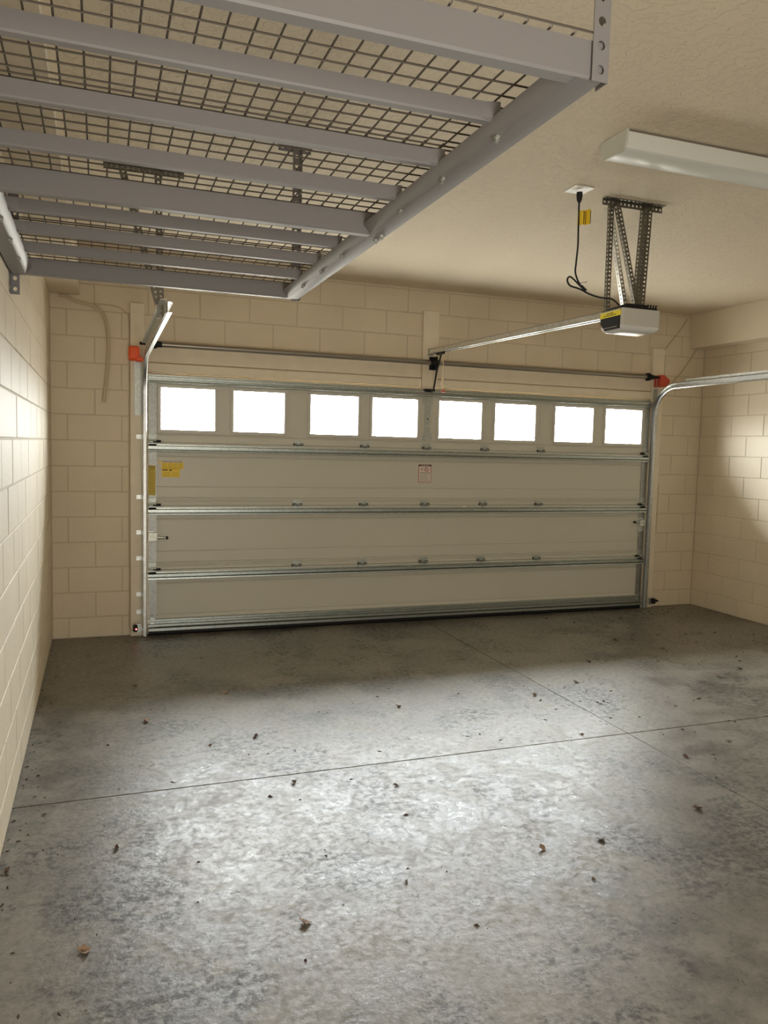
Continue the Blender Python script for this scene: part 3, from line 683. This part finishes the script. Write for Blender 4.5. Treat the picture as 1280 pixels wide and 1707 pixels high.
# ------------------------------------------------------------------ overhead rack
RX0, RX1, RY0, RY1, RZ0, RZ1 = -.724, .535, -5.318, -2.872, 2.290, 2.360; RYM = -4.098
t = thing('overhead_rack', (0, -4.1, RZ0), 'grey steel wire-deck storage rack hanging from the ceiling', 'storage rack')
def side_beam(x, s, y0, y1):
    # s = +1: outer web on the +x side
    P = [(0, RZ1), (0, RZ0+.006), (-.004, RZ0), (-.054, RZ0), (-.060, RZ0+.003), (-.080, RZ0+.026), (-.083, RZ0+.034), (-.081, RZ0+.034), (-.0775, RZ0+.0265), (-.059, RZ0+.0055), (-.053, RZ0+.0025), (-.006, RZ0+.0025), (-.0025, RZ0+.008), (-.0025, RZ1)]
    b = MB(); b.prism([(x+s*q, z) for q, z in P], 'y', y0, y1); return b
for x, s in ((RX1, 1), (RX0, -1)):
    for y0, y1 in ((RY0, RYM-.0015), (RYM+.0015, RY1)): side_beam(x, s, y0, y1).build('side_beam', m_rack, t)
    b = MB(); xa, xb = sorted((x+s*.0005, x+s*.004)); b.box(xa, xb, RYM-.09, RYM+.09, RZ0+.008, RZ1-.004, b=.001); b.build('splice_plate', m_rack, t)
def end_beam(y, s):
    # s=-1: web faces the camera side (flange goes to +y)
    P = [(0, RZ1), (0, RZ0+.006), (.004, RZ0+.0012), (.034, RZ0+.0012), (.038, RZ0+.006), (.038, RZ0+.012), (.0355, RZ0+.012), (.0355, RZ0+.007), (.033, RZ0+.0035), (.006, RZ0+.0035), (.0025, RZ0+.007), (.0025, RZ1)]
    b = MB(); b.prism([(y-s*q, z) for q, z in P], 'x', RX0+.004, RX1-.004); return b
end_beam(RY0-.003, -1).build('end_beam', m_rack, t); end_beam(RY1-.030, -1).build('end_beam', m_rack, t)
end_beam(RYM-.022, -1).build('centre_beam', m_rack, t)
def cross_beam(y):
    z = RZ1-.002
    P = [(-.004, z), (-.004, z-.036), (-.001, z-.040), (.020, z-.040), (.024, z-.037), (.024, z-.028), (.0215, z-.028), (.0215, z-.0360), (.0195, z-.0378), (.0005, z-.0378), (-.0015, z-.035), (-.0015, z)]
    b = MB(); b.prism([(y+q, w) for q, w in P], 'x', RX0+.085, RX1-.085)
    for x, s in ((RX1, 1), (RX0, -1)):
        # flared end sitting on the side beam lip
        xi, xo = x-s*.112, x-s*.066
        ring = []
        for k in range(6):
            f = k/5; e = f*f*(3-2*f); xx = xi+(xo-xi)*f
            ring += [(xx, y-.004-.012*e, z-.001), (xx, y-.004-.012*e, z-.036+.002*e), (xx, y+.002-.010*e, z-.040+.002*e), (xx, y+.018+.010*e, z-.040+.002*e), (xx, y+.024+.012*e, z-.034+.002*e), (xx, y+.024+.012*e, z-.001)]
        b.add(ring, [(k*6+j, k*6+(j+1) % 6, k*6+6+(j+1) % 6, k*6+6+j) for k in range(5) for j in range(6)]+[(0, 1, 2, 3, 4, 5), (30, 31, 32, 33, 34, 35)])
    return b
for y in (-5.013, -4.715, -4.410, -3.805, -3.520, -3.215): cross_beam(y).build('cross_beam', m_rack, t, org=(0, y, RZ1))
def bolt(b, p, d):
    p, d = Vector(p), Vector(d); b.tube([p, p+d*.006], .009, 6); b.tube([p+d*.005, p+d*.014], .005, 8)
for y in (-5.013, -4.715, -4.410, -3.805, -3.520, -3.215):
    for x, s in ((RX1, 1), (RX0, -1)):
        b = MB(); bolt(b, (x-s*.058, y+.008, RZ0+.003), (-s*.3, 0, -1)); b.build('bolt', m_dgalv, t, org=(x-s*.064, y, RZ0))
for dx, dy, dz in ((-.02, -.03, .02), (-.02, .03, .02), (-.045, -.022, .045), (-.02, -.022, .05)):
    for x, s in ((RX1, 1), (RX0, -1)):
        b = MB()
        if dz > .03: bolt(b, (x+s*dx, RYM-.022, RZ0+dz-.02), (0, -1, 0))
        else: bolt(b, (x+s*dx, RYM+dy, RZ0+.001), (0, 0, -1))
        b.build('bolt', m_dgalv, t, org=(x+s*dx, RYM+dy, RZ0))
# mesh decks: four panels of welded wire
DZM = RZ1+.004; R = .0024
pb = [(RY0-.004, -4.706), (-4.722, -4.095), (-4.110, -3.490), (-3.506, RY1+.004)]
for i, (y0, y1) in enumerate(pb):
    b = MB(); dz = .0035 if i % 2 else 0; z = DZM+dz
    n = 11
    for k in range(n+1):
        y = y0+(y1-y0)*k/n; b.tube([(RX0+.012, y, z+(.010 if (i == 0 and k == 0) else 0)), (RX1-.012, y, z+(.010 if (i == 0 and k == 0) else 0))], R, 5)
    x = -.7018
    while x < RX1-.012:
        if i == 0: b.tube([(x, y0, z+.012), (x, y0+.002, z+.004), (x, y1+.006, z+.004)], R, 5)
        else: b.tube([(x, y0-.004, z+.004), (x, y1+.006, z+.004)], R, 5)
        x += .0508
    b.build('wire_deck', m_wire, t)
# posts
for x, s in ((RX1+.004, -1), (RX0-.0035, 1)):
    for y, q in ((RY0-.007, 1), (RY1+.012, -1)):
        if s == 1 or True:
            top = ZC-.003 if s == -1 else 2.709
            zb_ = RZ0-.004 if not (s == 1 and q == -1) else 2.208
            b = MB(); L = top-zb_
            b.perf((x, y, zb_), (0, 0, 1), (s, 0, 0), L, .036, .0022, .045, .0085, slot=1.1)
            b.perf((x, y, zb_), (0, 0, 1), (0, q, 0), L, .036, .0022, .045, .0085, slot=1.1)
            b.build('post', m_rack, t, org=(x, y, zb_))
            b = MB(); xc = x+s*.02; b.perf((xc-.08, y+(.0 if q > 0 else .035), top-.0005), (1, 0, 0), (0, 1 if q > 0 else 1, 0), .16, .040, .0022, .045, .006, slot=1.5)
            b.perf((xc-.08, y+(0 if q > 0 else .035), top-.036), (1, 0, 0), (0, 0, 1), .16, .036, .0022, .045, .006, slot=1.5)
            b.build('ceiling_plate', m_rack, t, org=(xc, y, top))

# ------------------------------------------------------------------ small things on the wall
b = MB(); b.tube(smooth([(-.66, -.03, 2.695), (-.60, -.03, 2.69), (-.53, -.03, 2.658), (-.41, -.032, 2.637), (-.345, -.034, 2.585), (-.312, -.034, 2.48), (-.300, -.034, 2.32), (-.312, -.033, 2.13), (-.330, -.033, 1.98), (-.338, -.033, 1.89)]), .0125, 10)
tag(b.build('conduit', m_hose, org=(-.34, -.03, 1.89)), 'thick beige flexible conduit curling down the block wall left of the door', 'conduit')
b = MB(); b.tube(smooth([(-.47, -.012, 2.650), (-.34, -.016, 2.655), (-.24, -.012, 2.648), (-.175, -.010, 2.610), (-.146, -.008, 2.53), (-.1465, -.006, 2.0), (-.149, -.006, 1.0), (-.146, -.006, .30), (-.150, -.006, .10), (-.13, -.042, .05), (-.10, -.06, .06)]), .0042, 6)
tag(b.build('sensor_cable', m_hose, org=(-.146, -.01, .04)), 'thin painted cable running down the edge of the left jamb board', 'cable')
b = MB(); b.tube(smooth([(5.33, -.006, 2.99), (5.24, -.006, 2.86), (5.15, -.006, 2.76), (5.07, -.008, 2.665)]), .0045, 6)
tag(b.build('wall_cable', m_hose, org=(5.2, 0, 2.8)), 'thin painted cable slanting above the right jamb board', 'cable')
b = MB(); b.tube(smooth([(5.47, -.008, 2.686), (5.38, -.006, 2.56), (5.27, -.006, 2.42), (5.17, -.006, 2.32), (5.12, -.006, 2.27)]), .006, 6)
tag(b.build('wall_cable', m_hose, org=(5.3, 0, 2.4)), 'thicker painted cable slanting below the right ledge beam', 'cable')
def sensor(x, s, lab):
    t = thing('safety_sensor', (x, -.13, .10), lab, 'sensor')
    b = MB(); b.box(x-.016, x+.016, -.165, -.115, .06, .115, b=.006); b.build('sensor_body', m_black, t)
    b = MB(); a, c = sorted((x, x+s*.042)); b.box(a, c, -.125, -.121, .045, .120, b=.001); b.build('bracket', m_dgalv, t)
    return t
ts = sensor(-.105, 1, 'small black safety sensor with a glowing red dot at the left track foot')
b = MB(); bm = bmesh.new(); bmesh.ops.create_icosphere(bm, subdivisions=2, radius=.0055, matrix=Matrix.Translation((-.100, -.166, .085))); b.bm(bm); b.build('indicator_lamp', m_led, ts)
ts = sensor(4.978, -1, 'small black safety sensor at the right track foot')
b = MB(); b.tube([(4.985, -.14, .09), (5.03, -.13, .085), (5.07, -.10, .075)], [.010, .014, .009], 8); b.build('sensor_lead', m_black, ts)

# ------------------------------------------------------------------ leaves and litter
def leaf(x, y, size, lab, m, rz):
    b = MB(); n = 7; rr = [random.uniform(.55, 1.0) for _ in range(n)]
    top = []
    for i in range(n):
        a = 2*PI*i/n; r = size/2*rr[i]*(1.15 if i % 2 else .75)
        top.append((r*math.cos(a), r*math.sin(a)*.65, .001+size*.22*random.random()+abs(math.cos(a))*size*.12))
    vs = [(0, 0, size*.04+.001)]+top; vs += [(vx, vy, vz+.0012) for vx, vy, vz in vs]; k = n+1
    fs = [(0, 1+(i+1) % n, 1+i) for i in range(n)]+[(k, k+1+i, k+1+(i+1) % n) for i in range(n)]+[(1+i, 1+(i+1) % n, k+1+(i+1) % n, k+1+i) for i in range(n)]
    ca, sa = math.cos(rz), math.sin(rz); mz = min(v[2] for v in vs)
    b.add([(x+vx*ca-vy*sa, y+vx*sa+vy*ca, vz-mz+.0003) for vx, vy, vz in vs], fs)
    b.tube([(x, y, size*.04+.0015), (x+size*.35*ca, y+size*.35*sa, size*.12), (x+size*.62*ca, y+size*.62*sa, size*.22)], [size*.02, size*.015, size*.01], 4)
    tag(b.build('dry_leaf', m, org=(x, y, 0), angle=60), lab, 'leaf', 'dry leaves on the garage floor')
LEAVES = [
 (.265, -4.231, .050, 'largest curled tan leaf, in the near middle of the floor', 1),
 (-.426, -4.162, .050, 'pale curled leaf nearest the left wall at the front', 1),
 (1.289, -4.044, .042, 'brown leaf lying in the bright patch, left of the darker one beside it', 1),
 (1.564, -4.049, .036, 'dark triangular leaf just right of the bright patch on the floor', 0),
 (2.156, -3.938, .050, 'wide dark leaf on the right, in front of the crossing floor joints', 0),
 (2.296, -2.299, .050, 'pale brown leaf beside the long floor joint, beyond the crossing', 1),
 (2.728, -2.133, .045, 'dark leaf just right of the long floor joint', 0),
 (-.130, -2.117, .055, 'brown leaf cluster on the left slab near the ring-shaped mark', 1),
 (.421, -2.527, .045, 'dark leaf on the far left slab, in front of the cross joint', 0),
 (-.160, -1.411, .050, 'pale leaf near the left end of the garage door', 1),
 (.379, -1.728, .050, 'tan leaf on the left slab near the dark band by the door', 1),
 (1.350, -2.278, .040, 'dark leaf in the middle of the far left slab', 0),
 (.485, -3.152, .034, 'dark leaf just on the near side of the cross joint', 0),
 (.936, -3.322, .030, 'small dark leaf at the upper edge of the bright patch', 0),
 (.169, -2.587, .030, 'small leaf bit left of the dark leaf on the far left slab', 0),
 (-.697, -3.588, .030, 'dark leaf against the foot of the left wall', 0),
 (-.315, -3.540, .034, 'thin dark leaf sliver on the left, near the front slab edge', 0),
 (-.597, -3.156, .022, 'tiny dark leaf beside the left wall at the cross joint', 0),
 (1.355, -4.297, .022, 'tiny dark leaf in front of the brown leaf in the bright patch', 0),
 (.680, -4.101, .024, 'tiny dark leaf in the centre of the near floor', 0),
 (2.534, -3.435, .034, 'dark leaf just right of the floor joint crossing', 0),
 (2.929, -3.321, .034, 'small brown leaf at the right edge, beyond the wide dark leaf', 0),
 (4.142, -2.162, .040, 'dark leaf far right, near the right wall', 0),
 (3.826, -2.299, .045, 'brown leaf far right in front of the one near the right wall', 0),
 (3.126, -1.706, .045, 'dark leaf on the far right slab near the door shade', 0),
 (3.927, -1.179, .050, 'pale brown leaf in the shade by the right end of the door', 1),
 (2.183, -3.001, .030, 'dark leaf just beyond the cross joint, left of the crossing', 0),
]
for x, y, s, lab, q in LEAVES: leaf(x, y, s*1.3, lab, m_leafp if q else m_leaf, random.uniform(0, 6.28))
# tiny crumbs of leaf and dirt nobody could count
b = MB()
def crumb(x, y, s):
    s *= 1.4
    a = random.uniform(0, PI); ca, sa = math.cos(a), math.sin(a); l, w, h = s*random.uniform(.6, 1.6), s*random.uniform(.25, .6), s*random.uniform(.15, .4)
    P = [(-l/2, 0, 0), (0, -w/2, 0), (l/2, 0, 0), (0, w/2, 0), (random.uniform(-.2, .2)*l, 0, h)]
    b.add([(x+px*ca-py*sa, y+px*sa+py*ca, .0002+pz) for px, py, pz in P], [(3, 2, 1, 0), (0, 1, 4), (1, 2, 4), (2, 3, 4), (3, 0, 4)])
for _ in range(170): crumb(random.uniform(-.65, 5.2), random.uniform(-4.6, -.4), random.uniform(.006, .018))
for _ in range(46): crumb(random.gauss(2.62, .32), random.gauss(-2.55, .28), random.uniform(.006, .020))
for _ in range(70): crumb(XL+abs(random.gauss(.0, .05))+.012, random.uniform(-4.5, -.1), random.uniform(.006, .016))
for _ in range(60): crumb(random.uniform(-.6, 5.4), -.13-abs(random.gauss(0, .15)), random.uniform(.008, .020))
for _ in range(60): crumb(random.uniform(3.6, 5.4), random.uniform(-2.0, -.1), random.uniform(.010, .026))
tag(b.build('floor_litter', m_grit, org=(2, -2, 0)), 'scattered tiny dark crumbs of dirt and leaf over the floor', 'litter', kind='stuff')

for o in bpy.data.objects:
    if '_w' in o: del o['_w']
for m in bpy.data.materials:
    if '_b' in m: del m['_b']
